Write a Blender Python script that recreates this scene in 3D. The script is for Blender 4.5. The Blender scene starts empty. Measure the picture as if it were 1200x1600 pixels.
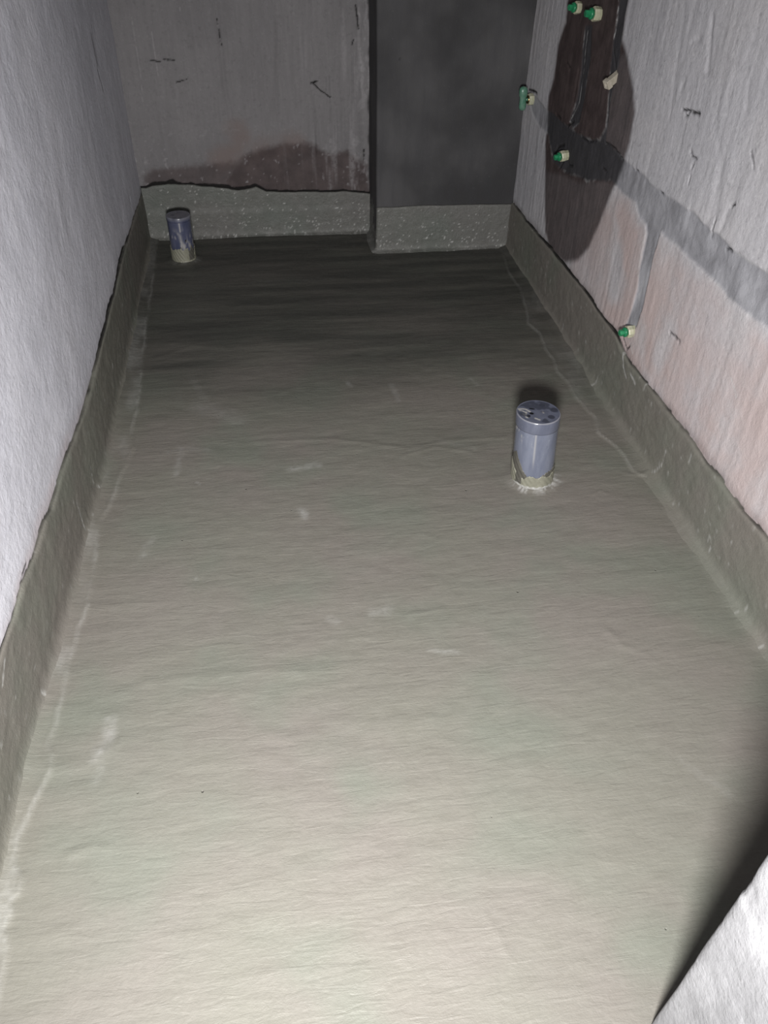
import bpy, bmesh, math
import numpy as np
from mathutils import Matrix, Vector

# ------------------------------------------------------------------ camera
SC = bpy.context.scene
COL = SC.collection
FPX = 1234.4                       # focal length in pixels of the 1200 px wide frame
CAM = np.array([0.0, 0.0, 1.3])
FW = np.array([0.11507626, 0.75447803, -0.64615815])
RT = np.array([0.99062139, -0.13540133, 0.01832318])
UP = np.array([0.07366624, 0.64220665, 0.76298356])
cd = bpy.data.cameras.new('camera')
cam = bpy.data.objects.new('camera', cd); COL.objects.link(cam)
cd.sensor_fit = 'HORIZONTAL'; cd.sensor_width = 36.0; cd.lens = FPX / 1200 * 36.0
cd.clip_start = 0.01
cam.matrix_world = Matrix(((RT[0], UP[0], -FW[0], CAM[0]), (RT[1], UP[1], -FW[1], CAM[1]),
                           (RT[2], UP[2], -FW[2], CAM[2]), (0, 0, 0, 1)))
SC.camera = cam

# ------------------------------------------------------------------ world, light, exposure
w = bpy.data.worlds.new('world'); SC.world = w; w.use_nodes = True
w.node_tree.nodes['Background'].inputs[0].default_value = (0.8, 0.85, 1, 1)
w.node_tree.nodes['Background'].inputs[1].default_value = 0.002
ld = bpy.data.lights.new('flash_lamp', 'SPOT')      # hand-held torch just below the camera
ld.energy = 360; ld.color = (1.0, 0.985, 0.975)
ld.spot_size = math.radians(126); ld.spot_blend = 1.0; ld.shadow_soft_size = 0.082
lo = bpy.data.objects.new('flash_lamp', ld); COL.objects.link(lo)
lo.location = CAM - UP * 0.26
lo.rotation_euler = (Vector((0.06, 1.4, 0.02)) - Vector(lo.location)).to_track_quat('-Z', 'Y').to_euler()
vs = SC.view_settings
vs.view_transform = 'Standard'; vs.look = 'None'; vs.gamma = 1.0; vs.use_curve_mapping = False
vs.exposure = 0.0

# ------------------------------------------------------------------ helpers
def ray(px, py):
    return FW + RT * (px - 600) / FPX - UP * (py - 800) / FPX
def on(px, py, ax, val):           # point of a plane of the room seen at a place of the frame
    d = ray(px, py); return CAM + d * ((val - CAM[ax]) / d[ax])

def _h(i, j, s):
    n = (i.astype(np.int64) * 374761393 + j.astype(np.int64) * 668265263 + s * 1274126177) & 0x7fffffff
    n = ((n ^ (n >> 13)) * 1274126177) & 0x7fffffff
    n = n ^ (n >> 16)
    return (n & 0xffff) / 65535.0
def vn(x, y, s=0):
    xi = np.floor(x); yi = np.floor(y); fx = x - xi; fy = y - yi
    fx = fx * fx * (3 - 2 * fx); fy = fy * fy * (3 - 2 * fy)
    a = _h(xi, yi, s); b = _h(xi + 1, yi, s); c = _h(xi, yi + 1, s); d = _h(xi + 1, yi + 1, s)
    return (a + (b - a) * fx) * (1 - fy) + (c + (d - c) * fx) * fy
def fbm(x, y, s=0, o=4):           # about -1..1
    x = np.asarray(x, float); y = np.asarray(y, float); r = 0; a = 1; t = 0
    for k in range(o):
        r = r + a * (vn(x * 2 ** k + 17.3 * k, y * 2 ** k + 9.1 * k, s + k) * 2 - 1); t += a; a *= 0.5
    return r / t
def ss(a, b, x):
    t = np.clip((x - a) / (b - a), 0, 1); return t * t * (3 - 2 * t)
def seg_dist(x, y, pts, closed=False):
    best = np.full(x.shape, 1e9); n = len(pts)
    for i in range(n if closed else n - 1):
        ax, ay = pts[i]; bx, by = pts[(i + 1) % n]
        vx, vy = bx - ax, by - ay; L = vx * vx + vy * vy + 1e-12
        t = np.clip(((x - ax) * vx + (y - ay) * vy) / L, 0, 1)
        best = np.minimum(best, (x - ax - t * vx) ** 2 + (y - ay - t * vy) ** 2)
    return np.sqrt(best)
def poly_sd(x, y, pts):            # negative inside
    d = seg_dist(x, y, pts, True); ins = np.zeros(x.shape, bool); n = len(pts)
    for i in range(n):
        ax, ay = pts[i]; bx, by = pts[(i + 1) % n]
        if ay == by: continue
        c = ((ay > y) != (by > y)) & (x < (bx - ax) * (y - ay) / (by - ay) + ax)
        ins ^= c
    return np.where(ins, -d, d)

def grid_obj(name, P, mat, attrs=None, close=None, parent=None, wrap=False, smooth=True, flip=False):
    """P: (n,m,3) array of points; close: outward vector, gives the sheet a solid body"""
    n, m, _ = P.shape; V = P.reshape(-1, 3)
    i, j = np.meshgrid(np.arange(n - 1), np.arange(m if wrap else m - 1), indexing='ij')
    j2 = (j + 1) % m
    a = (i * m + j).ravel(); b = (i * m + j2).ravel(); c = ((i + 1) * m + j2).ravel(); d = ((i + 1) * m + j).ravel()
    F = np.stack([a, d, c, b] if flip else [a, b, c, d], 1)
    loops = list(F.ravel()); starts = list(range(0, 4 * len(F), 4)); extra = []
    nb = len(V)
    if close is not None:
        cv = np.array(close, float)
        cr = np.array([P[0, 0], P[0, -1], P[-1, -1], P[-1, 0]]) + cv
        V = np.vstack([V, cr]); q = [nb, nb + 1, nb + 2, nb + 3]
        e0 = [k for k in range(m)]; e1 = [k * m + m - 1 for k in range(n)]
        e2 = [(n - 1) * m + k for k in range(m)][::-1]; e3 = [k * m for k in range(n)][::-1]
        extra = [e0[::-1] + [q[0], q[1]], e1[::-1] + [q[1], q[2]], e2[::-1] + [q[2], q[3]], e3[::-1] + [q[3], q[0]], q]
        if flip: extra = [f[::-1] for f in extra]
    me = bpy.data.meshes.new(name)
    tot = len(F) * 4 + sum(len(f) for f in extra)
    me.vertices.add(len(V)); me.vertices.foreach_set('co', V.astype(np.float32).ravel())
    st = np.array(starts, np.int32); tt = np.full(len(F), 4, np.int32)
    lp = F.ravel().astype(np.int32)
    if extra:
        off = len(lp); s2 = []; t2 = []
        for f in extra: s2.append(off); t2.append(len(f)); off += len(f)
        st = np.concatenate([st, s2]); tt = np.concatenate([tt, t2]); lp = np.concatenate([lp] + [np.array(f) for f in extra])
    me.loops.add(tot); me.loops.foreach_set('vertex_index', lp.astype(np.int32))
    me.polygons.add(len(st)); me.polygons.foreach_set('loop_start', st.astype(np.int32)); me.polygons.foreach_set('loop_total', tt.astype(np.int32))
    sm = np.zeros(len(st), bool); sm[:len(F)] = smooth
    me.polygons.foreach_set('use_smooth', sm)
    me.update(calc_edges=True); me.validate()
    for k, v in (attrs or {}).items():
        at = me.attributes.new(k, 'FLOAT', 'POINT'); arr = np.zeros(len(V), np.float32); arr[:nb] = np.clip(v, 0, 1).ravel()
        at.data.foreach_set('value', arr)
    me.materials.append(mat)
    o = bpy.data.objects.new(name, me); COL.objects.link(o)
    if parent: o.parent = parent
    return o
def bm_obj(name, bm, mat, parent=None, smooth=False):
    me = bpy.data.meshes.new(name); bmesh.ops.recalc_face_normals(bm, faces=bm.faces[:]); bm.to_mesh(me); bm.free()
    if smooth: me.polygons.foreach_set('use_smooth', [True] * len(me.polygons))
    me.materials.append(mat)
    o = bpy.data.objects.new(name, me); COL.objects.link(o)
    if parent: o.parent = parent
    return o
def structure(o): o['kind'] = 'structure'; return o
def thing(name, loc, rot, label, cat, group=None):
    o = bpy.data.objects.new(name, None); COL.objects.link(o); o.empty_display_size = 0.02
    o.location = loc; o.rotation_euler = rot; o['label'] = label; o['category'] = cat
    if group: o['group'] = group
    return o

# ------------------------------------------------------------------ materials
ALB = 0.6                          # overall reflectance of everything in this unlit cellar-like room
class NT:
    def __init__(s, name):
        s.m = bpy.data.materials.new(name); s.m.use_nodes = True; s.t = s.m.node_tree
        s.b = s.t.nodes['Principled BSDF']; s.co = s.t.nodes.new('ShaderNodeTexCoord').outputs['Object']
    def n(s, ty, **k):
        nd = s.t.nodes.new(ty)
        for a, v in k.items():
            if isinstance(a, str) and hasattr(nd, a): setattr(nd, a, v)
        return nd
    def l(s, a, b): s.t.links.new(a, b)
    def mapn(s, sc, rot=(0, 0, 0)):
        nd = s.n('ShaderNodeMapping'); nd.inputs['Scale'].default_value = sc; nd.inputs['Rotation'].default_value = rot
        s.l(s.co, nd.inputs['Vector']); return nd.outputs[0]
    def noise(s, scale, detail=4, rough=0.55, vec=None, dist=0):
        nd = s.n('ShaderNodeTexNoise'); nd.inputs['Scale'].default_value = scale; nd.inputs['Detail'].default_value = detail
        nd.inputs['Roughness'].default_value = rough; nd.inputs['Distortion'].default_value = dist
        s.l(vec or s.co, nd.inputs['Vector']); return nd.outputs['Fac']
    def ramp(s, fac, a, b, lo=0.0, hi=1.0):
        nd = s.n('ShaderNodeMapRange'); nd.interpolation_type = 'SMOOTHSTEP'; s.l(fac, nd.inputs[0])
        for k, v in enumerate((a, b, lo, hi)): nd.inputs[k + 1].default_value = v
        return nd.outputs[0]
    def mix(s, fac, a, b, mode='MIX'):
        nd = s.n('ShaderNodeMix'); nd.data_type = 'RGBA'; nd.blend_type = mode
        for k, v in ((0, fac), (6, a), (7, b)):
            if isinstance(v, (int, float)): nd.inputs[k].default_value = v
            elif isinstance(v, tuple): nd.inputs[k].default_value = (*v, 1)
            else: s.l(v, nd.inputs[k])
        return nd.outputs[2]
    def math(s, op, a, b):
        nd = s.n('ShaderNodeMath'); nd.operation = op
        for k, v in enumerate((a, b)):
            if isinstance(v, (int, float)): nd.inputs[k].default_value = v
            else: s.l(v, nd.inputs[k])
        return nd.outputs[0]
    def attr(s, name):
        nd = s.n('ShaderNodeAttribute'); nd.attribute_name = name; return nd.outputs['Fac']
    def bump(s, h, strength, dist, prev=None):
        nd = s.n('ShaderNodeBump'); nd.inputs['Strength'].default_value = strength; nd.inputs['Distance'].default_value = dist
        s.l(h, nd.inputs['Height'])
        if prev: s.l(prev, nd.inputs['Normal'])
        return nd.outputs[0]
    def out(s, col, rough, nrm=None, spec=0.5):
        col = s.mix(1.0, col, (ALB, ALB, ALB), 'MULTIPLY')
        for sock, v in (('Base Color', col), ('Roughness', rough), ('Normal', nrm), ('Specular IOR Level', spec)):
            if v is None: continue
            i = s.b.inputs[sock]
            if isinstance(v, tuple): i.default_value = (*v, 1)
            elif isinstance(v, (int, float)): i.default_value = v
            else: s.l(v, i)
        return s.m

def coating_mat(name, strokes, grit, base=(0.222, 0.215, 0.182), spec=0.4):
    s = NT(name)
    big = s.ramp(s.noise(2.1, 3), 0.38, 0.62)
    c = s.mix(big, base, (base[0] * 1.04, base[1] * 0.985, base[2] * 1.03))
    c = s.mix(s.ramp(s.noise(3.7, 2), 0.45, 0.7), c, (base[0] * .93, base[1] * 1.0, base[2] * .98))
    st = s.noise(9, 6, 0.6, s.mapn(strokes), 0.4)
    c = s.mix(s.ramp(st, 0.3, 0.75, 0, 0.12), c, (base[0] * 1.3, base[1] * 1.3, base[2] * 1.3))
    c = s.mix(s.ramp(s.noise(120, 3), 0.35, 0.7, 0, 0.14), c, (base[0] * .6, base[1] * .6, base[2] * .6))
    c = s.mix(s.ramp(s.noise(14, 5, .7, s.mapn(strokes)), 0.6, 0.8, 0, 0.18), c, (0.17, 0.17, 0.15))
    dm = s.attr('falloff_mottle'); c = s.mix(s.math('MULTIPLY', dm, 0.9), c, (0.058, 0.059, 0.052))  # dark tint; on the floor it paints the light falling off
    pl = s.math('MULTIPLY', s.attr('pale'), s.ramp(s.noise(70, 4, .6), 0.25, 0.6, 0.35, 1))
    c = s.mix(pl, c, (0.62, 0.62, 0.60))
    c = s.mix(s.attr('dark'), c, (0.03, 0.028, 0.026))
    vo = s.n('ShaderNodeTexVoronoi'); vo.inputs['Scale'].default_value = 26; s.l(s.co, vo.inputs['Vector'])
    pit = s.ramp(vo.outputs['Distance'], 0.02, 0.075, 1, 0)
    sel = s.n('ShaderNodeSeparateColor'); s.l(vo.outputs['Color'], sel.inputs[0])
    pit = s.math('MULTIPLY', pit, s.ramp(sel.outputs[0], 0.88, 0.9))
    nr = s.bump(s.noise(8, 6, 0.5, s.mapn(strokes), 0.6), 0.26, 0.004)
    nr = s.bump(s.noise(34, 5, 0.6, s.mapn((strokes[0] * .6 + .2, strokes[1] * .6, 1)), 0.8), 0.6, 0.0025, nr)
    nr = s.bump(s.noise(150, 4, 0.6), 0.35 * grit, 0.0022, nr)
    nr = s.bump(s.noise(480, 2, 0.5), 0.30 * grit, 0.0012, nr)
    nr = s.bump(pit, 0.9, -0.003, nr)
    c = s.mix(s.math('MULTIPLY', pit, 0.5), c, (0.12, 0.11, 0.1))
    rg = s.ramp(s.noise(30, 4), 0.3, 0.7, 0.5, 0.72)
    return s.out(c, rg, nr, spec)
M_floor = coating_mat('floor_coating', (0.55, 4.2, 1), 0.8)
M_band = coating_mat('upstand_coating', (1.0, 1.0, 1.0), 1.3, spec=0.4)
M_band_wet = coating_mat('gritty_upstand_coating', (1.4, 1.4, 3.2), 3.2, (0.15, 0.153, 0.137), spec=0.65)

def plaster_mat(name, base, tint, strokes, spk=0.35, bs=0.5, sv=1.0):
    s = NT(name)
    c = s.mix(s.ramp(s.noise(2.6, 3), 0.35, 0.65), base, tint)
    v = s.noise(7, 7, 0.62, s.mapn(strokes), 0.3)
    c = s.mix(s.ramp(v, 0.35, 0.7, 0, 0.25 * sv), c, tuple(k * 0.62 for k in base))
    c = s.mix(s.ramp(s.noise(16, 6, 0.7, s.mapn(strokes)), 0.55, 0.8, 0, 0.25 * sv), c, tuple(min(1, k * 1.35) for k in base))
    c = s.mix(s.ramp(s.noise(90, 5, 0.7), 0.5, 0.78, 0, spk), c, tuple(min(1, k * 1.7) for k in base))
    c = s.mix(s.ramp(s.noise(60, 4, 0.65), 0.52, 0.75, 0, spk), c, tuple(k * 0.5 for k in base))
    c = s.mix(s.math('MULTIPLY', s.attr('pink'), s.ramp(s.noise(9, 4), 0.25, 0.6, 0.35, 1)), c, (base[0] * 1.0, base[1] * .83, base[2] * .76))
    mo = s.mix(s.ramp(s.noise(11, 6, .6), 0.3, 0.7), (0.33, 0.33, 0.355), (0.50, 0.50, 0.535))
    c = s.mix(s.attr('mortar'), c, mo)
    wc = s.mix(s.ramp(s.noise(18, 5, .6), 0.3, 0.7), (0.062, 0.044, 0.043), (0.105, 0.078, 0.076))
    wm = s.mix(s.attr('mortar'), wc, (0.062, 0.06, 0.066))
    wet = s.attr('wet'); c = s.mix(wet, c, wm)
    pl = s.math('MULTIPLY', s.attr('pale'), s.ramp(s.noise(80, 4, .6), 0.3, 0.6, 0.3, 1))
    c = s.mix(pl, c, tuple(min(.7, k * 1.9) for k in base))
    c = s.mix(s.attr('dark'), c, (0.012, 0.011, 0.011))
    nr = s.bump(s.noise(6, 7, 0.6, s.mapn(strokes), 0.3), bs, 0.006)
    nr = s.bump(s.noise(22, 5, 0.65), 0.35, 0.005, nr)
    nr = s.bump(s.noise(70, 5, 0.65), 0.6, 0.003, nr)
    nr = s.bump(s.noise(300, 3, 0.6), 0.4, 0.0012, nr)
    return s.out(c, 0.85, nr, 0.25)
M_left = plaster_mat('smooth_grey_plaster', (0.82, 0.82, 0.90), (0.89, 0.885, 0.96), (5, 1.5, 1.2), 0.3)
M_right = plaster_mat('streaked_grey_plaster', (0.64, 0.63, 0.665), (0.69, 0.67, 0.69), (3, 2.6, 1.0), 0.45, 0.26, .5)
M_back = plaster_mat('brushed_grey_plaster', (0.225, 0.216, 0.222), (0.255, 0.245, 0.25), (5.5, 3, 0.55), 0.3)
M_jamb = plaster_mat('pale_jamb_plaster', (0.335, 0.335, 0.345), (0.38, 0.38, 0.39), (3, 3, 2.2), 0.3)

s = NT('dark_cement_board')
c = s.mix(s.ramp(s.noise(3.4, 3, .5), 0.36, 0.66), (0.045, 0.044, 0.046), (0.095, 0.093, 0.096))
c = s.mix(s.ramp(s.noise(6, 6, .6, s.mapn((4, 4, 0.7))), 0.35, 0.75, 0, 0.5), c, (0.05, 0.05, 0.055))
c = s.mix(s.ramp(s.noise(110, 4, .7), 0.6, 0.8, 0, 0.3), c, (0.24, 0.24, 0.24))
c = s.mix(s.attr('dark'), c, (0.008, 0.008, 0.008))
nr = s.bump(s.noise(8, 6, .6, s.mapn((3, 3, 1))), 0.4, 0.004); nr = s.bump(s.noise(220, 3), 0.4, 0.001, nr)
M_col = s.out(c, 0.75, nr, 0.3)

def simple(name, base, var, rough, spec=0.5, sc=40, bs=0.2, bd=0.001, trans=0):
    s = NT(name); c = s.mix(s.ramp(s.noise(sc, 4), 0.35, 0.68), base, var)
    nr = s.bump(s.noise(sc * 2.5, 3), bs, bd); m = s.out(c, rough, nr, spec)
    if trans: s.b.inputs['Subsurface Weight'].default_value = trans; s.b.inputs['Subsurface Radius'].default_value = (.004, .008, .004)
    return m
M_ceiling = simple('raw_concrete', (0.14, 0.14, 0.14), (0.18, 0.18, 0.17), 0.9, 0.2, 6)
M_green = simple('green_plastic', (0.015, 0.20, 0.085), (0.03, 0.30, 0.13), 0.28, 0.5, 60, .1)
M_pale_green = simple('cloudy_green_plastic', (0.06, 0.22, 0.14), (0.16, 0.30, 0.22), 0.35, 0.5, 50)
M_cream = simple('cream_plastic', (0.52, 0.53, 0.36), (0.64, 0.62, 0.48), 0.4, 0.5, 70, .2)
M_beige = simple('beige_chalky_plastic', (0.50, 0.45, 0.36), (0.62, 0.57, 0.48), 0.6, 0.4, 80, .3)
M_brass = simple('tarnished_brass', (0.55, 0.42, 0.20), (0.3, 0.22, 0.10), 0.3, 0.5, 120, .3)
M_brass.node_tree.nodes['Principled BSDF'].inputs['Metallic'].default_value = 1
M_hole = simple('dark_socket', (0.012, 0.012, 0.012), (0.02, 0.018, 0.016), 0.9, 0.2)
M_smear_d = simple('dark_primer_smear', (0.105, 0.10, 0.085), (0.14, 0.135, 0.115), 0.5, 0.4, 60, .4)
M_smear_l = simple('beige_coating_smear', (0.26, 0.257, 0.20), (0.31, 0.305, 0.24), 0.45, 0.4, 60, .4)
M_residue = simple('white_cement_residue', (0.34, 0.335, 0.31), (0.52, 0.52, 0.5), 0.8, 0.3, 90, .5, .002)

def pvc(name, base, streak):
    s = NT(name)
    c = s.mix(s.ramp(s.noise(20, 5, .6, s.mapn((2, 2, .5))), 0.35, 0.7), base, streak)
    c = s.mix(s.ramp(s.noise(60, 4, .7, s.mapn((1, 1, .35))), 0.62, 0.74, 0, 0.5), c, (0.42, 0.47, 0.54))
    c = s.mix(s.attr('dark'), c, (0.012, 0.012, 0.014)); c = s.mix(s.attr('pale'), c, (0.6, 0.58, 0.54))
    c = s.mix(s.attr('falloff_mottle'), c, tuple(k * .45 for k in base))
    nr = s.bump(s.noise(50, 3), 0.08, 0.001)
    return s.out(c, s.ramp(s.noise(40, 4), .3, .7, .12, .26), nr, 0.6)
M_pvc = pvc('blue_grey_pvc', (0.155, 0.172, 0.232), (0.215, 0.235, 0.30))
M_pvc_cap = pvc('dark_blue_grey_pvc', (0.12, 0.132, 0.182), (0.155, 0.168, 0.222))
M_pvc_dark = pvc('navy_grey_pvc', (0.07, 0.08, 0.14), (0.12, 0.13, 0.20))

# ------------------------------------------------------------------ room measures (metres)
LX, RX, BY, CY, CX = -0.522, 0.992, 3.427, 3.1995, 0.431
HT = 2.6; Y0 = -0.7
def inter(xs, ys): return lambda v: np.interp(v, xs, ys)
base_left = inter([-1, 0.69, 0.9, 1.1, 1.3, 1.5, 1.79, 2.2, 2.6, 3.0, 3.45], [-.52, -.52, -.519, -.512, -.506, -.503, -.496, -.497, -.498, -.505, -.512])
left_plane = lambda y: base_left(y) - 0.009
tl = [on(px, py, 0, LX + .01) for px, py in ((223,304),(206,350),(191,394),(182,420),(174,457),(164,495),(154,532),(143,575),(131,622),(119,660),(105,700),(92,742),(78,797),(69,812),(55,863),(45,890),(37,913),(27,960),(15,1000),(3,1040))][::-1]
top_left = lambda y: np.interp(y, [p[1] for p in tl], [p[2] for p in tl]) + 0.0035 * fbm(y * 14, y * 0, 5)
tr = [on(px, py, 0, RX - .008) for px, py in ((800,318),(820,345),(838,367),(855,385),(877,413),(900,440),(925,474),(950,510),(961,525),(970,545),(984,570),(1000,590),(1020,614),(1040,640),(1060,668),(1080,690),(1100,722),(1120,745),(1150,790),(1175,817),(1200,850))][::-1]
top_right = lambda y: np.interp(y, [p[1] for p in tr], [p[2] for p in tr]) + 0.003 * fbm(y * 17, y * 0, 9)
tb = [on(px, py, 1, BY - .01) for px, py in ((228,294),(238,290),(262,287),(300,289),(345,294),(372,297),(400,293),(415,299),(450,300),(500,300),(540,299),(578,303))]
top_back = lambda x: np.interp(x, [p[0] for p in tb], [p[2] for p in tb]) + 0.004 * fbm(x * 22, x * 0, 13)
top_col = lambda x: np.interp(x, [CX, .6, .8, .985], [.178, .181, .180, .177]) + 0.0015 * fbm(x * 20, x * 0, 15)

def rng(*parts):                   # uneven spacing: (from, to, step), ...
    r = [];
    for a, b, st in parts: r.append(np.linspace(a, b, max(2, int(round((b - a) / st)) + 1))[:-1])
    return np.concatenate(r + [[parts[-1][1]]])
def lines(u, v, L):
    m = np.zeros(u.shape)
    for pts, wd in L: m = np.maximum(m, 1 - ss(wd * 0.2, wd * .62, seg_dist(u, v, pts) + 0.0012 * fbm(u * 160, v * 160, 3, 2)))
    return m
def px_poly(P, ax, val, k):        # k: the two wall coordinates kept
    return [tuple(on(px, py, ax, val)[list(k)]) for px, py in P]

# ------------------------------------------------------------------ floor
U = rng((LX - .02, .995, .005)); V = rng((Y0, .25, .05), (.25, 3.5, .005))
x, y = np.meshgrid(U, V, indexing='ij')
h = 0.0035 * fbm(x * 2.2, y * 2.2, 21) + 0.0011 * fbm(x * 6, y * 26, 22) + 0.0007 * fbm(x * 25, y * 40, 23, 3)
F2 = lambda P: [tuple(on(px, py, 2, 0)[:2]) for px, py in P]
el = F2([(246,380),(240,430),(232,480),(226,530),(221,580),(214,640),(205,670),(208,700),(192,735),(182,760),(172,790),(156,815),(150,860),(143,910),(137,945),(123,980),(118,1010),(107,1040),(98,1085),(88,1130),(76,1165),(84,1180),(78,1205),(62,1235),(50,1262),(40,1285),(27,1315),(24,1350),(33,1368),(28,1395),(15,1410),(20,1425),(8,1450),(8,1500),(0,1530),(-10,1580)])
er = F2([(786,395),(795,425),(812,450),(822,480),(826,505),(843,520),(852,545),(865,560),(870,580),(888,597),(900,620),(918,640),(930,652),(935,675),(955,690),(975,710),(990,735),(1010,745),(1045,770),(1062,800),(1085,835),(1110,870),(1135,905),(1160,960),(1190,1000),(1230,1060)])
dl = np.interp(y, [p[1] for p in el][::-1], [p[0] for p in el][::-1]) + .004 * fbm(y * 30, y * 0, 31)
dr = np.interp(y, [p[1] for p in er][::-1], [p[0] for p in er][::-1]) + .004 * fbm(y * 26, y * 0, 32)
inl = 1 - ss(-.003, .004, x - dl); inr = ss(-.004, .003, x - dr)
rl = np.exp(-((x - dl) / .0035) ** 2); rr = np.exp(-((x - dr) / .0035) ** 2)
h += .0028 * inl + .0028 * inr + .0014 * rl + .0014 * rr
bl = np.maximum(0, 1 - (x - base_left(y)) / .035); h += .009 * np.clip(bl, 0, 1) ** 2
br = np.clip(1 - (.984 - x) / .035, 0, 1); h += .009 * br ** 2
h -= .002                         # trowel ridges and small folds seen on the floor
for P, a, wd in (([(230,1065),(330,1055),(420,1045),(470,1050)], .0025, .012), ([(520,1125),(600,1128),(680,1118)], .002, .012),
                 ([(400,690),(520,686),(640,700),(700,688),(790,683)], .0022, .009), ([(630,712),(680,698),(735,706)], .0022, .007),
                 ([(80,1205),(130,1197),(160,1180),(190,1155)], .0022, .012), ([(110,1335),(142,1322),(170,1326)], .003, .008),
                 ([(950,985),(975,1010),(1010,1020)], .002, .008), ([(760,1430),(800,1500)], .0015, .006), ([(640,960),(690,950)], .002, .007),
                 ([(1020,735),(1000,741),(975,738)], .003, .006), ([(240,560),(300,540),(360,545)], .002, .012), ([(925,772),(938,765),(950,770)], .002, .004)):
    h += .6 * a * np.exp(-(seg_dist(x, y, F2(P)) / wd) ** 2)
pale = 0.17 * rl * ss(-.3, .3, fbm(x * 9, y * 9, 40)) + 0.13 * rr * ss(-.4, .3, fbm(x * 9, y * 9, 41))
pale = pale + .21 * inl * ss(-.2, .5, fbm(x * 20, y * 8, 42)) + .11 * inr * ss(-.2, .5, fbm(x * 20, y * 8, 43))
for P, a, wd in (([(310,636),(335,642),(372,655)], .16, .030), ([(300,590),(330,645)], .1, .012), ([(455,733),(478,730),(497,726)], .42, .012), ([(472,795),(476,806)], .45, .010),
                 ([(172,1128),(168,1155),(152,1185)], .34, .013), ([(158,1200),(150,1222)], .2, .008), ([(612,600),(622,625)], .28, .009), ([(542,595),(548,603)], .3, .006),
                 ([(262,705),(300,700),(325,703)], .16, .012), ([(283,700),(275,740)], .3, .008), ([(308,752),(312,755)], .7, .004), ([(238,840),(222,868)], .22, .010), ([(305,903),(308,905)], .5, .004),
                 ([(585,955),(605,952)], .25, .014), ([(515,965),(525,970)], .2, .012), ([(670,1015),(720,1020)], .35, .004), ([(735,590),(745,600)], .3, .005),
                 ([(1065,1187),(1100,1213),(1140,1240)], .12, .008), ([(690,690),(740,700)], .1, .010), ([(240,425),(300,418)], .12, .008), ([(400,440),(520,436)], .05, .02)):
    q = seg_dist(x, y, F2(P)); pale = np.maximum(pale, 1.05 * a * (1 - ss(0, wd * 1.7, q + .007 * fbm(x * 60, y * 60, 45))) * (0.55 + .45 * fbm(x * 70, y * 160, 46, 3)))
PB = np.array([0.6494, 1.621]); PL = np.array([-0.358, 3.1914])
for c0, rad, st in ((PB, .057, 1.0), (PL, .049, .3)):
    r = np.hypot(x - c0[0], y - c0[1]); an = np.arctan2(y - c0[1], x - c0[0])
    h += .005 * np.clip(1 - (r - rad) / .028, 0, 1) ** 2
    k = (1 - ss(.0, .030, r - rad + .016 * fbm(an * 5, r * 30, 50))) * ss(-.15, .35, fbm(an * 13, r * 14, 51)) * ss(.2, -.6, np.sin(an - .2))
    pale = np.maximum(pale, k * st * .8)
# cloth-mesh imprint near the right wall
mx, my = on(1068, 1192, 2, 0)[:2]
qd = np.hypot((x - mx) / .05, (y - my) / .035); h += .0012 * (1 - ss(.5, 1, qd)) * np.sin(x * 520) * np.sin(y * 520)
falloff_mottle = np.clip(ss(1.75, 2.85, y + .35 * fbm(x * 2.5, y * 3.5, 60)) * (.9 + .45 * fbm(x * 3, y * 22, 61)), 0, 1)  # light falloff painted into the colour: patchy darkening towards the far end
P = np.stack([x, y, h], -1)
structure(grid_obj('floor', P, M_floor, dict(pale=pale, falloff_mottle=falloff_mottle), close=(0, 0, -.12)))

# ------------------------------------------------------------------ right wall
V = rng((Y0, .9, .06), (.9, 3.35, .004)); Z = rng((-.03, .12, .05), (.12, 1.08, .004), (1.08, HT, .08))
y, z = np.meshgrid(V, Z, indexing='ij')
R = lambda P: px_poly(P, 0, RX, (1, 2))
wob = .010 * fbm(y * 14, z * 14, 70) + .004 * fbm(y * 60, z * 60, 71)
wet_p = R([(896,-90),(885,35),(873,70),(866,122),(858,150),(855,196),(853,227),(852,280),(852,332),(852,362),(860,392),(884,412),(905,405),(922,385),(937,350),(955,301),(971,259),(983,224),(991,175),(990,140),(983,105),(976,77),(971,63),(976,28),(981,0),(990,-90)])
wet = 1 - ss(-.012, .014, poly_sd(y, z, wet_p) + wob * .5)
half = [R([(967,90),(958,130),(951,168),(944,217),(972,250),(1010,224),(1020,140),(985,77)]), R([(840,262),(880,275),(905,285),(950,284),(990,320),(960,440),(840,440)])]
for q in half: wet = wet * (1 - .10 * (1 - ss(-.01, .01, poly_sd(y, z, q) + wob * .5)))
mort = [R([(824,146),(836,150),(855,171),(870,182),(885,196),(902,210),(934,220),(955,227),(972,248),(993,264),(1010,282),(1032,301),(1060,318),(1084,332),(1098,353),(1133,378),(1151,395),(1200,430),(1260,480),(1260,560),(1200,514),(1157,481),(1137,467),(1128,449),(1088,413),(1055,380),(1049,378),(1028,357),(1011,350),(1000,340),(993,315),(969,297),(955,280),(920,283),(899,276),(881,266),(864,252),(857,210),(843,196),(832,172)]),
        R([(970,-80),(967,0),(960,40),(955,80),(953,110),(950,150),(945,200),(933,228),(944,232),(951,168),(958,130),(965,100),(968,75),(973,35),(979,0),(985,-80)]),
        R([(1009,345),(1011,364),(1005,395),(997,452),(984,495),(976,512),(990,516),(996,507),(1005,481),(1019,409),(1032,364),(1034,350)]),
        R([(915,40),(908,110),(902,150),(890,190),(895,200),(904,190),(913,150),(922,90),(925,40)])]
mo = 0
sdm = np.full(y.shape, 1e9)
for k in mort: sdm = np.minimum(sdm, poly_sd(y, z, k))
sdm = sdm + wob * .6
mo = 1 - ss(-.004, .005, sdm)
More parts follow.
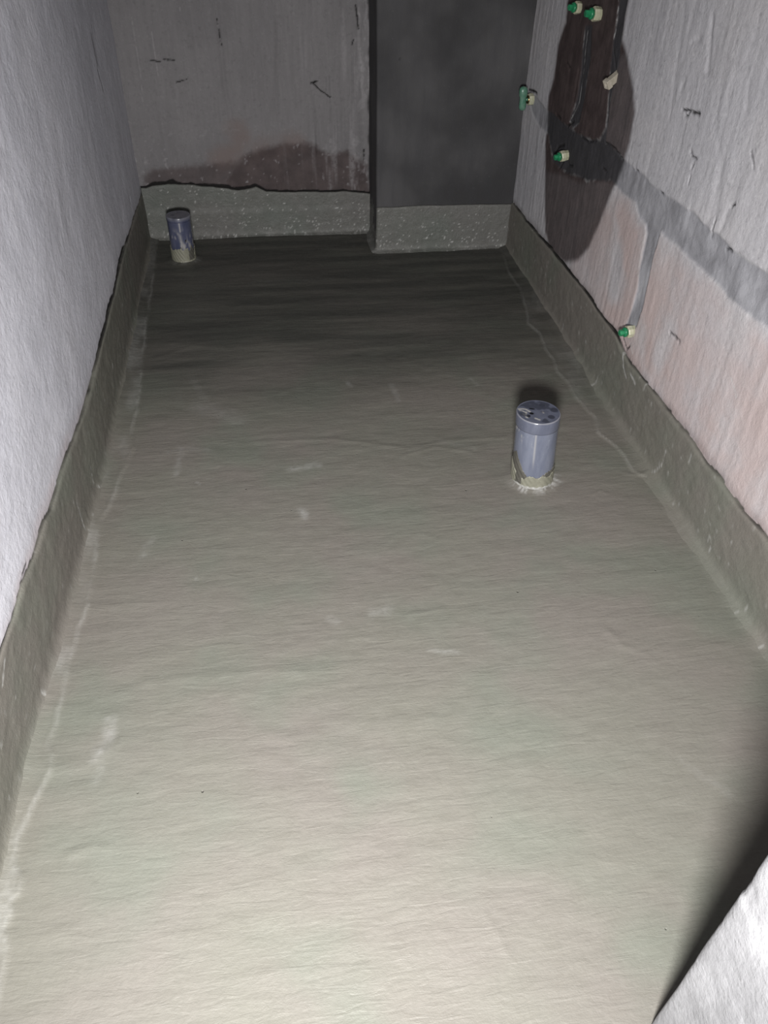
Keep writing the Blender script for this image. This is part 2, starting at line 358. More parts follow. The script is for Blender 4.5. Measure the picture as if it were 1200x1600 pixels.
pinkp = R([(905,380),(955,300),(985,310),(1000,345),(1050,382),(1088,416),(1128,452),(1157,484),(1200,516),(1300,600),(1500,1500),(1000,640),(880,430)])
pink = (1 - ss(-.05, .02, poly_sd(y, z, pinkp) + wob * 2)) * np.clip(.75 + .5 * fbm(y * 4, z * 4, 73), 0, 1)
grey = 1 - ss(.02, .07, seg_dist(y, z, R([(965,400),(960,450)])) + wob); pink *= 1 - .8 * grey
grey = 1 - ss(.01, .06, seg_dist(y, z, R([(1045,515),(1030,560)])) + wob); pink *= 1 - .6 * grey
pink = np.maximum(pink, .25 * ss(.3, .6, fbm(y * 3 + 5, z * 3, 74)))
tz = top_right(y); fr = z - tz
wet = np.maximum(wet, .33 * (1 - ss(0, .03, fr + .02 * fbm(y * 8, z * 8, 75))))
near_gap = np.interp(y, [1.0, 1.75, 1.9, 2.0, 2.3, 2.6, 2.9, 3.2], [.0008, .001, .0025, .006, .0065, .005, .0025, .001]) * np.clip(1 + .8 * fbm(y * 25, y * 0, 76), .2, 2)
dark = (1 - ss(near_gap * .8, near_gap * 1.25, fr)) * (near_gap > .0009)
dark = np.maximum(dark, lines(y, z, [(R(a), b) for a, b in (
    ([(1064,171),(1078,173)], .0055), ([(1080,175),(1092,178)], .0075), ([(1068,181),(1074,179)], .0045), ([(1078,236),(1082,246),(1087,248)], .0055), ([(1083,255),(1080,262)], .004), ([(1078,275),(1075,288)], .003),
    ([(1047,519),(1054,524),(1062,533)], .006), ([(1141,322),(1148,318)], .005), ([(1133,388),(1142,391)], .006), ([(1070,676),(1074,686)], .010), ([(1150,786),(1158,798)], .011),
    ([(944,221),(958,230),(972,248)], .0055), ([(886,197),(896,190)], .0085), ([(886,258),(894,259)], .006), ([(866,240),(870,230),(880,226)], .009), ([(874,262),(880,250)], .008),
    ([(826,140),(834,142),(840,146)], .010), ([(870,178),(877,186)], .006), ([(904,208),(918,222),(930,220)], .004), ([(940,262),(948,270)], .004), ([(962,112),(957,120)], .010), ([(992,263),(997,268)], .005),
    ([(1031,300),(1036,303)], .005), ([(886,95),(892,108)], .005), ([(1173,235),(1178,262)], .003), ([(1118,340),(1110,370)], .003), ([(957,75),(962,120)], .004), ([(974,527),(980,545),(985,540)], .006))]))
pale = lines(y, z, [(R(a), b) for a, b in (([(918,48),(910,120),(903,160),(890,190)], .004), ([(966,0),(958,60)], .003), ([(1009,368),(1003,395),(998,430)], .006), ([(1022,20),(1016,85)], .003), ([(1126,500),(1128,520)], .004), ([(1140,590),(1148,620)], .005), ([(1141,640),(1140,655)], .004), ([(985,535),(990,552)], .007), ([(996,470),(1010,430)], .004))]) * .6
pale = np.maximum(pale, .35 * (1 - ss(.001, .006, np.abs(sdm))) * ss(0, .5, fbm(y * 30, z * 30, 77)))
d = .006 * fbm(y * 2, z * 2.5, 78) + .0016 * fbm(y * 16, z * 2.5, 79) + .001 * fbm(y * 60, z * 8, 80, 3)
d += mo * (.004 * fbm(y * 12, z * 12, 81) - .003) - .006 * dark
for P_, a, wd in (([(1070,10),(1055,110),(1045,180)], -.004, .012), ([(1112,30),(1104,110)], -.007, .010), ([(1170,130),(1166,170)], -.004, .008), ([(1085,60),(1092,62),(1080,66)], -.006, .007), ([(1120,200),(1125,260),(1118,330),(1102,350)], -.004, .014), ([(1140,120),(1130,160),(1118,235)], .003, .012), ([(1068,125),(1062,140)], -.005, .007), ([(1140,325),(1128,355)], -.005, .010), ([(905,110),(896,160)], -.006, .008)):
    d += .4 * a * np.exp(-((seg_dist(y, z, R(P_)) + .25 * wd * fbm(y * 90, z * 30, 83)) / wd) ** 2)
P = np.stack([RX - d, y, z], -1)
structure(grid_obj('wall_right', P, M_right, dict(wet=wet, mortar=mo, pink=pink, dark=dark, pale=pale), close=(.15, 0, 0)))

# ------------------------------------------------------------------ left wall
V = rng((Y0, .55, .06), (.55, 3.6, .0045)); Z = rng((-.03, .12, .05), (.12, 1.12, .0045), (1.12, HT, .08))
y, z = np.meshgrid(V, Z, indexing='ij')
L = lambda P: px_poly(P, 0, LX, (1, 2))
fr = z - top_left(y)
gw = np.interp(y, [.9, 1.1, 1.3, 1.6, 1.85, 1.95, 2.1, 2.3, 2.36, 2.42, 2.55, 2.75, 2.8, 3.4], [.003, .0025, .001, .0008, .0015, .003, .006, .010, .014, .004, .008, .012, .004, .002]) * np.clip(1 + .35 * fbm(y * 20, y * 0, 90), .3, 2)
dark = 1 - ss(gw * .85, gw * 1.15, fr)
dark = np.maximum(dark, lines(y, z, [(L(a), b) for a, b in (([(148,108),(152,122)], .013), ([(154,127),(158,141)], .013), ([(160,160),(161,166)], .009), ([(199,308),(200,316)], .010), ([(30,898),(36,880)], .005), ([(27,940),(33,915)], .007), ([(69,812),(65,818)], .005))]))
wetl = .16 * (1 - ss(0, .05, fr + .03 * fbm(y * 6, z * 6, 91)))
wetl = np.maximum(wetl, .42 * (1 - ss(.004, .02, seg_dist(y, z, L([(138,58),(142,75),(147,98)])) + .004 * fbm(y * 20, z * 20, 92))))
pk = .5 * (1 - ss(.0, .04, fr + .02 * fbm(y * 7, z * 7, 93))) * ss(2.2, 1.4, y)
d = .006 * fbm(y * 1.8, z * 2, 94) + .0012 * fbm(y * 10, z * 8, 95) - .002 * dark
P = np.stack([left_plane(y) + d * ss(0, .1, z), y, z], -1)
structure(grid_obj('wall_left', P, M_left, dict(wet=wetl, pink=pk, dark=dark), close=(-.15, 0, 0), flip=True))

# ------------------------------------------------------------------ back wall
U = rng((-.62, .45, .004), (.45, 1.1, .05)); Z = rng((-.03, .12, .05), (.12, 1.0, .004), (1.0, HT, .08))
x, z = np.meshgrid(U, Z, indexing='ij')
B = lambda P: px_poly(P, 1, BY, (0, 2))
wob = .012 * fbm(x * 12, z * 12, 100) + .008 * fbm(x * 90, z * 90, 101, 3)
fr = z - top_back(x)
w1 = 1 - ss(-.02, .012, poly_sd(x, z, B([(226,310),(226,276),(240,262),(281,258),(321,254),(365,253),(400,250),(420,310)])) + wob)
w2 = 1 - ss(-.018, .014, poly_sd(x, z, B([(345,310),(352,275),(365,258),(385,243),(410,232),(446,224),(486,224),(502,236),(520,240),(545,236),(574,257),(582,320)])) + wob)
wet = np.maximum(.72 * w1, .86 * w2)
pink = .75 * (1 - ss(.01, .07, seg_dist(x, z, B([(370,205),(385,235),(340,250),(460,222)])) + wob))
gw = np.interp(x, [-.52, -.45, -.3, -.1, .1, .4], [.004, .010, .009, .008, .003, .002]) * np.clip(1 + 1.2 * fbm(x * 26, x * 0, 102), .1, 2.4)
dark = 1 - ss(gw * .8, gw * 1.2 + .001, fr)
dark = np.maximum(dark, lines(x, z, [(B(a), b) for a, b in (([(235,94),(251,97)], .005), ([(256,93),(273,94)], .005), ([(275,129),(292,124)], .004), ([(486,130),(496,127)], .006), ([(488,129),(500,141),(516,152)], .0045), ([(228,296),(236,289)], .012), ([(556,8),(560,45)], .006), ([(552,62),(550,70)], .004), ([(569,235),(569,250)], .005), ([(339,30),(346,72)], .003))]))
edge = ss(.385, .425, x + .012 * fbm(z * 14, z * 0, 103)); dark = np.maximum(dark, .85 * ss(.416, .43, x + .014 * fbm(z * 16, z * 0, 104)))
pale = .32 * ss(.2, .45, fbm(x * 40, z * 3, 112, 3)) * ss(.0, .25, x) + .5 * ss(.33, .41, x + .02 * fbm(z * 7, z * 0, 105)) * ss(.0, .4, fbm(x * 60, z * 30, 106)) + lines(x, z, [(B(a), b) for a, b in (([(205,20),(220,120),(224,170)], .003), ([(237,50),(247,120)], .0025), ([(281,12),(281,18)], .004), ([(444,76),(445,78)], .005))]) * .5
pale = np.maximum(pale, .55 * ss(.42, .6, fbm(x * 60, z * 60, 107)) * ss(.5, .3, z))
d = .004 * fbm(x * 3, z * 2.5, 108) + .004 * fbm(x * 22, z * 2.2, 109) * ss(.1, .45, x + .35) + .0028 * fbm(x * 55, z * 2.5, 111, 3) * ss(-.1, .3, x) + .001 * fbm(x * 90, z * 7, 110, 3) - .006 * dark
for P_, a, wd in (([(337,0),(345,70),(350,130),(362,190)], -.005, .008), ([(328,60),(325,110)], -.003, .008), ([(435,40),(432,130),(430,190)], -.005, .012), ([(492,150),(495,200),(497,240)], -.004, .006), ([(512,120),(514,190)], .004, .006), ([(545,90),(548,200)], .004, .010)):
    d += a * np.exp(-(seg_dist(x, z, B(P_)) / wd) ** 2)
P = np.stack([x, BY - d, z], -1)
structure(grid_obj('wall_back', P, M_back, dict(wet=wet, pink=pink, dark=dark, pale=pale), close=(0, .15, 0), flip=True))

# ------------------------------------------------------------------ boxed-in pipe shaft in the back right corner (dark cement board)
path = [(CX, y_, (-1, 0)) for y_ in np.linspace(BY + .02, CY + .006, 40)] + [(CX + .002, CY + .002, (-.7, -.7))] + [(x_, CY, (0, -1)) for x_ in np.linspace(CX + .006, RX + .02, 120)]
px_ = np.array([p[0] for p in path]); py_ = np.array([p[1] for p in path]); nx_ = np.array([p[2][0] for p in path]); ny_ = np.array([p[2][1] for p in path])
Z = rng((-.03, 1.0, .008), (1.0, HT, .08))
A, z = np.meshgrid(np.arange(len(path)), Z, indexing='ij')
ar = np.cumsum(np.r_[0, np.hypot(np.diff(px_), np.diff(py_))])[A]
d = .003 * fbm(ar * 4, z * 3, 120) + .0008 * fbm(ar * 20, z * 10, 121)
lean = -.014 * z * (px_[A] < .9)
dk = lines(ar, z, [([(.23 + .10, .70), (.23 + .10, .705)], .006), ([(.225, .17), (.225, .9)], .0)] [:1])
P = np.stack([px_[A] + nx_[A] * d + lean, py_[A] + ny_[A] * d, z], -1)
structure(grid_obj('wall_shaft', P, M_col, dict(dark=dk)))

# ------------------------------------------------------------------ coated upstands at the foot of the walls
def upstand(name, pts, nrm, ztop, thick, mat, grit=0, ledge=0, cove=.022, seed=0, attrs=None, lip=1.0):
    """pts: wall line on the floor, nrm: direction into the room, ztop: height at each point"""
    pts = np.array(pts); nrm = np.array(nrm); n = len(pts)
    arc = np.cumsum(np.r_[0, np.hypot(*np.diff(pts, axis=0).T)])
    prof = []                                         # (share of height, offset) bottom to top
    S = np.r_[[0, .012, .03, .05, .08, .12], np.linspace(.16, .95, 34), [.975, .99, 1.0, 1.0, .99]]
    off = np.r_[[cove + .012, cove * .62, cove * .38, cove * .22, cove * .1, cove * .03], np.zeros(34), [-.001, -.003, -.006, -.011, -.03]]
    s_, a_ = np.meshgrid(S, arc, indexing='ij')
    zt = np.asarray(ztop)[None, :]
    zz = s_ * zt; zz[0] = -.006
    th = thick if np.isscalar(thick) else np.asarray(thick)[None, :]
    o = off[:, None] * (1 + .35 * fbm(a_ * 6, s_ * 0, seed + 3)) + th
    body = (S > .02)[:, None] * (S < .96)[:, None]
    o = o + body * (.0022 * fbm(a_ * 7, zz * 12, seed) + .0011 * fbm(a_ * 40, zz * 40, seed + 1, 3) + .0006 * grit * fbm(a_ * 120, zz * 120, seed + 2, 2))
    if ledge: o = o + ledge * (ss(.12, .095, zz + .004 * fbm(a_ * 9, a_ * 0, seed + 5)))
    P = np.stack([pts[None, :, 0] + nrm[None, :, 0] * o, pts[None, :, 1] + nrm[None, :, 1] * o, zz], -1)
    pale = .8 * ss(.6, .8, fbm(a_ * 190, zz * 170, seed + 7, 2) + (.16 * ss(.1, .03, zz) + .22 * np.exp(-((zz - .104) / .0035) ** 2) if ledge or seed == 500 else 0)) * (S < .99)[:, None]  # pale dots are painted glints on the grit, denser along the ledge line
    pale = np.maximum(pale, .12 * (S[:, None] < .06) * ss(-.2, .4, fbm(a_ * 40, zz * 30, seed + 8)))
    at = dict(pale=pale, dark=np.where(np.arange(len(S))[:, None] > len(S) - 4, .95, 0) * np.clip(np.broadcast_to(np.asarray(lip)[None] if not np.isscalar(lip) else lip, (1, n)), 0, 1) * np.ones_like(s_))
    if attrs: at.update(attrs(a_, zz, s_, P))
    o = grid_obj(name, P, mat, at); return structure(o)

yy = np.arange(-.6, 3.47, .006)
left = lambda a_, zz, s_, P: dict(pale=np.maximum(.5 * ss(.55, .75, fbm(P[..., 1] * 60, zz * 60, 202, 3)), lines(P[..., 1], zz, [([tuple(on(px, py, 0, LX + .01)[1:]) for px, py in q], wd) for q, wd in (([(133,730),(137,755),(152,770)], .004), ([(113,785),(125,825),(134,842),(150,845)], .004), ([(12,1030),(10,1070)], .006), ([(140,600),(141,612)], .005), ([(167,570),(168,575)], .008))]) * .8))
upstand('baseboard_left', [(base_left(v) - .009, v) for v in yy], [(1, 0)] * len(yy), top_left(yy), .009, M_band, 1, 0, .02, 200, left, np.interp(yy, [1.2, 1.8, 2.0, 2.1, 2.7, 2.85, 3.2], [.55, .35, .6, 1, 1, .7, .4]) + .8 * fbm(yy * 16, yy * 0, 210))
yy2 = np.arange(.2, 3.19, .006)
right = lambda a_, zz, s_, P: dict(pale=np.maximum(.5 * ss(.5, .72, fbm(P[..., 1] * 110, zz * 38, 302, 3)) , lines(P[..., 1], zz, [([tuple(on(px, py, 0, RX - .01)[1:]) for px, py in q], wd) for q, wd in (([(972,552),(974,575),(978,590)], .007), ([(985,585),(992,600)], .009), ([(1040,705),(1034,725),(1022,738)], .005), ([(1010,590),(1004,610)], .006))]) * .8))
upstand('baseboard_right', [(RX, v) for v in yy2], [(-1, 0)] * len(yy2), top_right(yy2), .009, M_band, 1.2, 0, .022, 300, right, np.interp(yy2, [1.2, 1.7, 1.95, 2.0, 2.7, 2.9, 3.1], [.3, .35, .5, 1, 1, .8, .4]) + .9 * fbm(yy2 * 18, yy2 * 0, 310))
xx = np.arange(-.515, .432, .005)
upstand('baseboard_back', [(v, BY) for v in xx], [(0, -1)] * len(xx), top_back(xx), .010, M_band_wet, 2, .006, .016, 400)
cp = [(CX, v) for v in np.linspace(BY - .004, CY + .004, 30)] + [(CX + .001, CY + .001)] + [(v, CY) for v in np.arange(CX + .004, .99, .005)]
cn = [(-1, 0)] * 30 + [(-.7, -.7)] + [(0, -1)] * (len(cp) - 31)
ct = np.r_[np.full(31, .178), top_col(np.array([p[0] for p in cp[31:]]))]
upstand('baseboard_shaft', cp, cn, ct, np.where(np.arange(len(cp)) < 30, .003, .008), M_band_wet, 1.5, 0, .016, 500)

# ------------------------------------------------------------------ door jamb at the near right, ceiling, wall stub
JX, JY = .456, .338
Z = rng((-.02, .2, .05), (.2, 1.2, .006), (1.2, HT, .1))
jp = [(JX + v, JY, (0, 1)) for v in np.linspace(.70, .012, 24)] + [(JX + .008, JY - .001, (-.2, .9)), (JX + .004, JY - .004, (-.7, .7)), (JX + .001, JY - .008, (-.9, .2))] + [(JX, JY - v, (-1, 0)) for v in np.linspace(.014, .20, 40)] + [(JX + .004, JY - .204, (-.7, -.7))] + [(JX + v, JY - .206, (0, -1)) for v in np.linspace(.01, .70, 16)]
A, z = np.meshgrid(np.arange(len(jp)), Z, indexing='ij')
jx = np.array([p[0] for p in jp])[A]; jy = np.array([p[1] for p in jp])[A]; jnx = np.array([p[2][0] for p in jp])[A]; jny = np.array([p[2][1] for p in jp])[A]
ar = np.cumsum(np.r_[0, np.hypot(np.diff([p[0] for p in jp]), np.diff([p[1] for p in jp]))])[A]
d = .0012 * fbm(ar * 3, z * 7, 600) + .0006 * fbm(ar * 20, z * 26, 601) - .002 * ss(.35, .6, fbm(ar * 3, z * 18, 602)) * (np.abs(A - 26) < 3)
P = np.stack([jx + jnx * d, jy + jny * d, z], -1)
structure(grid_obj('wall_front', P, M_jamb, dict(pale=.4 * ss(0, .5, fbm(ar * 14, z * 14, 603))), flip=False))
x, y = np.meshgrid(np.linspace(-.7, 1.15, 6), np.linspace(Y0, 3.6, 10), indexing='ij')
structure(grid_obj('ceiling', np.stack([x, y, x * 0 + HT], -1), M_ceiling, close=(0, 0, .12), flip=True))

# ------------------------------------------------------------------ drain pipes
def ring(name, rz, mat, parent, lean=(0, 0), seg=96, attrs=None, loc=(0, 0)):
    """rz: list of (radius, z) from bottom to top"""
    rz = np.array(rz); an = np.linspace(0, 2 * np.pi, seg, endpoint=False)
    r, a = np.meshgrid(rz[:, 0], an, indexing='ij'); z = np.repeat(rz[:, 1:2], seg, 1)
    P = np.stack([loc[0] + r * np.cos(a) + lean[0] * z, loc[1] + r * np.sin(a) + lean[1] * z, z], -1)
    at = attrs(r, a, z) if attrs else None
    return grid_obj(name, P, mat, at, parent=parent, wrap=True)
def smear(name, R0, fn, mat, parent, lean, t=.0016, seg=420, nz=30, zmax=.13, cut=.002):
    """shell of coating around the pipe; fn(angle) gives its ragged height (0 = bare)"""
    an = np.linspace(0, 2 * np.pi, seg, endpoint=False); top = np.maximum(fn(an), .0)
    bm = bmesh.new(); rows = []
    for k in range(nz + 1):
        row = []
        for i, a in enumerate(an):
            z = .001 + (top[i]) * k / nz; rr = R0 + (t if k < nz else .0002) + .0005 * math.sin(a * 23 + z * 300)
            row.append(bm.verts.new((rr * math.cos(a) + lean[0] * z, rr * math.sin(a) + lean[1] * z, z)))
        rows.append(row)
    for k in range(nz):
        for i in range(seg):
            j = (i + 1) % seg
            if top[i] > cut and top[j] > cut: bm.faces.new((rows[k][i], rows[k][j], rows[k + 1][j], rows[k + 1][i]))
    for v in [v for v in bm.verts if not v.link_faces]: bm.verts.remove(v)
    return bm_obj(name, bm, mat, parent, True)

def ang(deg): return math.radians(deg)
def bumpf(a, c, wd): # periodic bump centred on c
    q = (a - c + np.pi) % (2 * np.pi) - np.pi; return np.exp(-(q / wd) ** 2)
toward = math.atan2(-PB[1], -PB[0])                      # side of the pipe that faces the viewer
big = thing('drain_pipe', (PB[0], PB[1], 0), (0, 0, 0), 'large blue-grey plastic drain pipe stub standing on the floor near the right wall', 'drain pipe')
ln = (-.06, .0); R0 = .0545
ring('pipe', [(R0 - .004, -.02), (R0, -.02), *[(R0, v) for v in np.linspace(0, .176, 60)], (R0 - .004, .177)], M_pvc, big, ln, 300, lambda r, a, z: dict(pale=.42 * np.exp(-(((a - toward - .05 + np.pi) % (2 * np.pi) - np.pi) / .045) ** 2) * ss(.05, .11, z) + .5 * ss(.35, .6, fbm(a * 14, z * 60, 34, 3)) * ss(.12, .165, z) * (np.cos(a - toward + .9) > .6)))  # narrow pale line on the viewer's side is a painted highlight
def capat(r, a, z):
    X = r * np.cos(a - toward); Y = r * np.sin(a - toward)      # X towards the viewer, Y to the viewer's right
    top = z > .204
    dk = np.zeros(r.shape); pa = np.zeros(r.shape)
    for (u, v), s1, s2 in (((.012, -.016), .0050, .0060), ((.026, -.022), .0065, .0050), ((-.010, -.018), .0035, .0085)):
        dk = np.maximum(dk, 1 - ss(.75, 1.15, np.hypot((X - u) / s1, (Y - v) / s2)))
    for P_, wd in (([(.0, -.050), (-.004, -.034), (.004, -.022)], .0035), ([(.006, -.046), (.010, -.030), (.028, -.030)], .003), ([(.020, -.036), (.034, -.024)], .003), ([(.032, -.004), (.036, .006)], .0035), ([(-.004, .010), (.0, .012)], .003)):
        pa = np.maximum(pa, .75 * (1 - ss(wd * .4, wd * 1.3, seg_dist(X, Y, P_) + .0015 * fbm(X * 300, Y * 300, 5, 2))))
    da = .85 * ss(.05, .4, fbm(X * 50 + 3, Y * 50, 8, 3)) * (r < R0 - .003)
    for (u, v), q in (((-.034, .006), .010), ((-.02, .038), .012), ((.015, .034), .010)): da = np.maximum(da, 1 - ss(.7, 1.1, np.hypot(X - u, Y - v) / q))
    pa = np.where(top, pa, 0); pa = np.maximum(pa, .3 * (np.abs(r - (R0 + .0008)) < .0012) * (z > .205))
    return dict(dark=np.where(top, dk, 0), pale=pa * (1 - dk), falloff_mottle=np.where(top & (r < R0 - .002), da, 0))
TZ = .208
ring('cap', [(R0 - .002, .172), (R0 + .0015, .1725), (R0 + .0017, .175), (R0 + .0017, .19), (R0 + .0017, .203), (R0 + .0008, .2065), (R0 - .001, .2075)] + [(q, TZ - .0012) for q in np.linspace(R0 - .0025, .0003, 44)], M_pvc_cap, big, ln, 160, capat)
tw = toward % (2 * np.pi)
fd = lambda a: np.clip(.040 + .052 * bumpf(a, tw - .95, .42) - .006 * np.cos(3 * (a - tw)) + .008 * fbm(a * 6, a * 0, 7) + .012 * bumpf(a, tw + 1.6, .6), .004, .12)
fl = lambda a: np.where(np.abs((a - tw + .62 + np.pi) % (2 * np.pi) - np.pi) < .17, 0, np.clip(.034 + .03 * bumpf(a, tw - 1.35, .35) - .012 * bumpf(a, tw - .45, .2) + .006 * fbm(a * 7, a * 0, 9) + .002, .0, .12))
o = smear('coating_smear', R0, fd, M_smear_d, big, ln); o['label'] = 'dark grey smear of primer around the pipe foot'
o = smear('coating_smear', R0 + .001, fl, M_smear_l, big, ln); o['label'] = 'pale beige coating smeared over the primer'
def residue(parent, R0, seed, mat=M_residue, a0=-1.6, a1=1.5, n=90, tw=0):
    bm = bmesh.new(); rows = []
    for i in range(n + 1):
        a = tw + a0 + (a1 - a0) * i / n; f = math.sin(math.pi * i / n) ** .5
        k = float(1 + .6 * fbm(np.array([a * 9.]), np.array([0.]), seed)[0]) * f
        row = []
        for rr, zz in ((R0, .0018 * k + .0048), (R0 + .0006 * k + .0003, .0018 * k + .0045), (R0 + .0018 * k + .0004, .0040), (R0 + .002 * k + .0005, -.004)):
            row.append(bm.verts.new((rr * math.cos(a), rr * math.sin(a), zz)))
        rows.append(row)
    for i in range(n):
        for k in range(3): bm.faces.new((rows[i][k], rows[i + 1][k], rows[i + 1][k + 1], rows[i][k + 1]))
    return bm_obj('cement_residue', bm, mat, parent, True)
residue(big, R0 + .0015, 3, a0=-1.0, a1=1.2, tw=tw)

small = thing('drain_pipe', (PL[0], PL[1], 0), (0, 0, 0), 'slim dark blue plastic drain pipe stub standing in the back left corner', 'drain pipe')
tw2 = math.atan2(-PL[1], -PL[0]); R1 = .0455; ln1 = (.0, .0)
def smallat(r, a, z):
    q = (a - tw2 + np.pi) % (2 * np.pi) - np.pi
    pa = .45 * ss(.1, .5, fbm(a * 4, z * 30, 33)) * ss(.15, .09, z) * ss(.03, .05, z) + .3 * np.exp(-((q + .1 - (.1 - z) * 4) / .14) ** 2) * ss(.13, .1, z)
    pa = np.maximum(pa, .7 * np.exp(-((q + .02) / .05) ** 2) * ss(.118, .125, z))  # highlight on the upper pipe, painted as a thin pale line
    dk = 1 - ss(.6, 1.2, np.hypot((q - .35) * .045 / .004, (z - .085) / .006))
    dk = np.maximum(dk, 1 - ss(.6, 1.2, np.hypot((q + .12) * .045 / .006, (z - .058) / .0035)))
    return dict(pale=pa, dark=dk)
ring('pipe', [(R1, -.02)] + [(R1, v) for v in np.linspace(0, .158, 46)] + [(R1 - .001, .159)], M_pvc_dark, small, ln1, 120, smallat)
def cap2(r, a, z):
    X = r * np.cos(a - tw2); Y = r * np.sin(a - tw2)
    return dict(dark=(1 - ss(.6, 1.2, np.hypot((X + .012) / .006, (Y + .006) / .004))) * (z > .17), pale=.22 * (z > .17) + .0 * r, falloff_mottle=.5 * ss(0, .4, fbm(X * 50, Y * 50, 4)) * (z > .17))
ring('cap', [(R1 - .002, .157), (R1 + .0014, .157), (R1 + .0015, .16), (R1 + .0015, .171), (R1 + .0003, .1745), (R1 - .001, .175)] + [(q, .1745) for q in np.linspace(R1 - .002, .0003, 20)], M_pvc_dark, small, ln1, 96, cap2)
fs = lambda a: np.clip(.052 - .03 * bumpf(a, tw2 + .95, .3) + .008 * fbm(a * 6, a * 0, 17) - .01 * bumpf(a, tw2 - 1.0, .3), .0, .12)
fs2 = lambda a: np.clip(.040 + .022 * bumpf(a, tw2 + .8, .18) + .014 * bumpf(a, tw2 + 1.25, .12) + .008 * fbm(a * 9, a * 0, 19), .003, .12)
o = smear('coating_smear', R1, fs2, M_smear_d, small, ln1); o['label'] = 'dark smear of primer around the pipe foot'
fl2 = lambda a: np.where((((a - tw2 - .75 + np.pi) % (2 * np.pi)) - np.pi > -.3) & (((a - tw2 - .75 + np.pi) % (2 * np.pi)) - np.pi < .25), 0, fs(a))
o = smear('coating_smear', R1 + .001, fl2, M_smear_l, small, ln1); o['label'] = 'beige coating smeared around the pipe foot'
residue(small, R1 + .0015, 5, M_smear_l, -1.2, 1.6, 90, tw2)

# ------------------------------------------------------------------ capped water outlets in the right wall
def lathe(bm, prof, seg=24, axis='x', square=None):
    """prof: (distance out of the wall, radius); turned about the outlet's own axis (local -x points into the room)"""
    rows = []
    for d, r in prof:
        row = []
        for i in range(seg):
            a = 2 * math.pi * i / seg; k = 1.0
            if square: 
                c_, s_ = abs(math.cos(a * square / 4.0 * 1.0)), 0
                m = math.pi / square; k = math.cos(m) / math.cos(((a) % (2 * m)) - m)
            row.append(bm.verts.new((-d, r * k * math.cos(a), r * k * math.sin(a))))
        rows.append(row)
    for A_, B_ in zip(rows, rows[1:]):
        for i in range(seg): bm.faces.new((A_[i], A_[(i + 1) % seg], B_[(i + 1) % seg], B_[i]))
    bm.faces.new(rows[0][::-1]); bm.faces.new(rows[-1])
def outlet(px, py, label, scale=1.0, rot=(0, 0, 0), collar=M_cream, cap=M_green, stub=False):
    p = on(px, py, 0, RX - .012)
    t = thing('capped_water_outlet', (RX + .001, p[1], p[2]), rot, label, 'water outlet')
    s = scale
    bm = bmesh.new(); lathe(bm, [(-.012, .0155 * s), (.004, .0165 * s), (.010 * s, .0178 * s), (.019 * s, .0178 * s), (.0215 * s, .0165 * s), (.0215 * s, .0125 * s), (.017 * s, .012 * s)], 48, square=8 if not stub else None)
    bm_obj('collar', bm, collar, t, False)
    bm = bmesh.new(); lathe(bm, [(.012 * s, .0118 * s), (.023 * s, .0118 * s), (.0245 * s, .0135 * s), (.0285 * s, .0138 * s), (.030 * s, .0125 * s), (.031 * s, .0095 * s), (.031 * s, .0088 * s)], 40)
    cp_ = bm_obj('cap', bm, cap, t, True)
    bm = bmesh.new(); lathe(bm, [(.029 * s, .0098 * s), (.038 * s, .0098 * s), (.042 * s, .0092 * s), (.0432 * s, .0078 * s)], 32, square=6)
    bm_obj('cap_head', bm, cap, cp_, False)
    return t
outlet(983, 517, 'green capped cream outlet low on the right wall, just above the floor coating', 1.0, (0, -.08, .10))
outlet(879, 243, 'green capped cream outlet inside the dark wet stain, below the mortar patch', 1.0, (0, -.1, .15))
outlet(901, 12, 'green capped cream outlet at the top edge, closest to the dark shaft', 1.0, (0, .05, .25))
outlet(931, 22, 'green capped outlet with wide cream rim, the nearer one at the stain top', 1.1, (0, .05, .10))

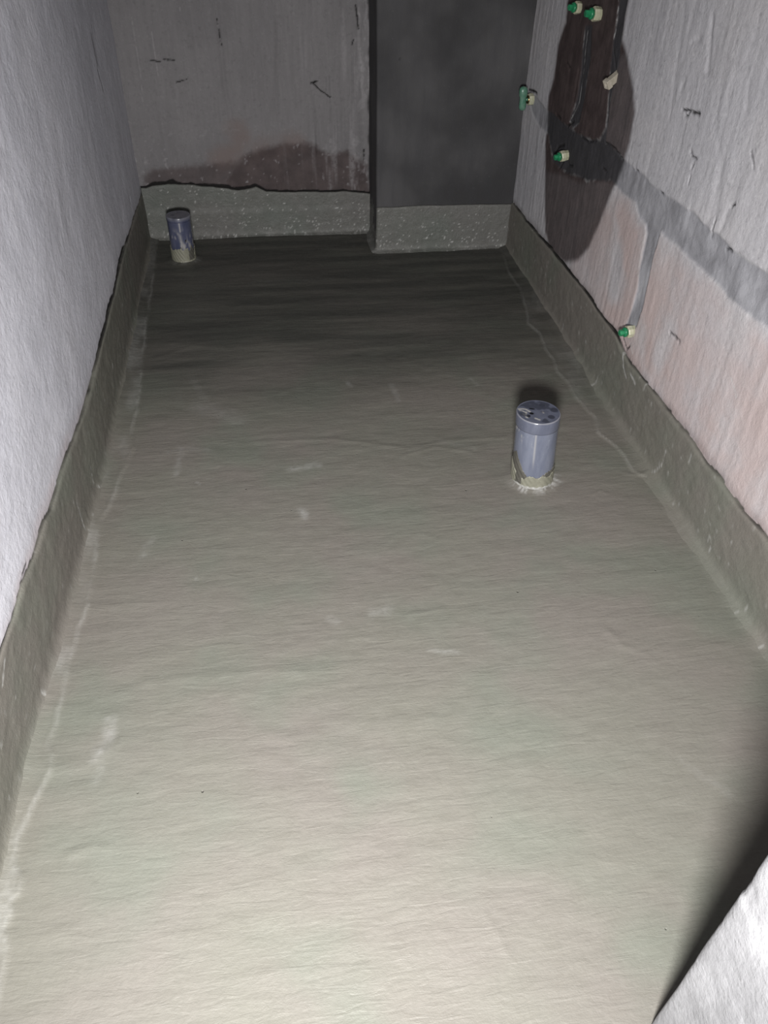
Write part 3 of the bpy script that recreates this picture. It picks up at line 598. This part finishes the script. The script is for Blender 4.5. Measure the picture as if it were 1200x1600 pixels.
# outlet against the shaft: brass socket in a cream collar with a tall cloudy green plug
p = on(826, 153, 0, RX - .01)
t = thing('brass_water_outlet', (RX + .001, p[1] - .02, p[2]), (0, 0, .12), 'brass lined outlet with tall cloudy green plug on the wall right beside the dark shaft', 'water outlet')
bm = bmesh.new(); lathe(bm, [(-.012, .019), (.003, .020), (.014, .0205), (.020, .019), (.020, .0145), (.006, .014)], 40, square=8); bm_obj('collar', bm, M_cream, t)
bm = bmesh.new(); lathe(bm, [(.004, .0138), (.0225, .0138), (.024, .0125), (.024, .0090), (.014, .0085)], 40); so = bm_obj('socket', bm, M_brass, t, True)
bm = bmesh.new()
segs = 24; rows = []
for k, (zz, rx, ry) in enumerate(((-.036, .003, .004), (-.034, .007, .008), (-.024, .0095, .010), (-.006, .0085, .010), (.008, .0085, .010), (.014, .0105, .012), (.028, .011, .013), (.038, .0095, .011), (.043, .006, .007), (.0445, .002, .002))):
    rows.append([bm.verts.new((-.040 + 1.5 * rx * math.cos(2 * math.pi * i / segs) - .06 * zz, 1.0 * ry * math.sin(2 * math.pi * i / segs), zz)) for i in range(segs)])
for A_, B_ in zip(rows, rows[1:]):
    for i in range(segs): bm.faces.new((A_[i], A_[(i + 1) % segs], B_[(i + 1) % segs], B_[i]))
bm.faces.new(rows[0][::-1]); bm.faces.new(rows[-1])
pg = bm_obj('plug', bm, M_pale_green, t, True)
bm = bmesh.new(); lathe(bm, [(.006, .0055), (.036, .0055)], 20); bm_obj('plug_stem', bm, M_pale_green, pg, True)

# beige square conduit stub poking out of the filled chase
p = on(950, 128, 0, RX - .02)
t = thing('conduit_stub', (RX, p[1] - .0, p[2] + .012), (0, -.55, .35), 'short beige square-ended conduit stub sticking out of the filled chase', 'conduit')
bm = bmesh.new()
def sqtube(bm, x0, x1, a, b, hole):
    sec = [(-a, -b), (a, -b), (a, b), (-a, b)]
    O0 = [bm.verts.new((-x0, u, v)) for u, v in sec]; O1 = [bm.verts.new((-x1, u, v)) for u, v in sec]
    I1 = [bm.verts.new((-x1, u * hole, v * hole)) for u, v in sec]; I0 = [bm.verts.new((-x1 + .006, u * hole * .95, v * hole * .95)) for u, v in sec]
    for i in range(4):
        j = (i + 1) % 4
        bm.faces.new((O0[i], O0[j], O1[j], O1[i])); bm.faces.new((O1[i], O1[j], I1[j], I1[i])); bm.faces.new((I1[i], I1[j], I0[j], I0[i]))
    bm.faces.new(I0); bm.faces.new(O0[::-1])
sqtube(bm, -.015, .030, .0085, .010, .5)
bmesh.ops.bevel(bm, geom=[e for e in bm.edges], offset=.0006, segments=1, affect='EDGES')
bm_obj('sleeve', bm, M_beige, t)
bm = bmesh.new(); sqtube(bm, .022, .036, .0105, .012, .35)
bmesh.ops.bevel(bm, geom=[e for e in bm.edges], offset=.0007, segments=1, affect='EDGES')
bm_obj('end_collar', bm, M_beige, t)
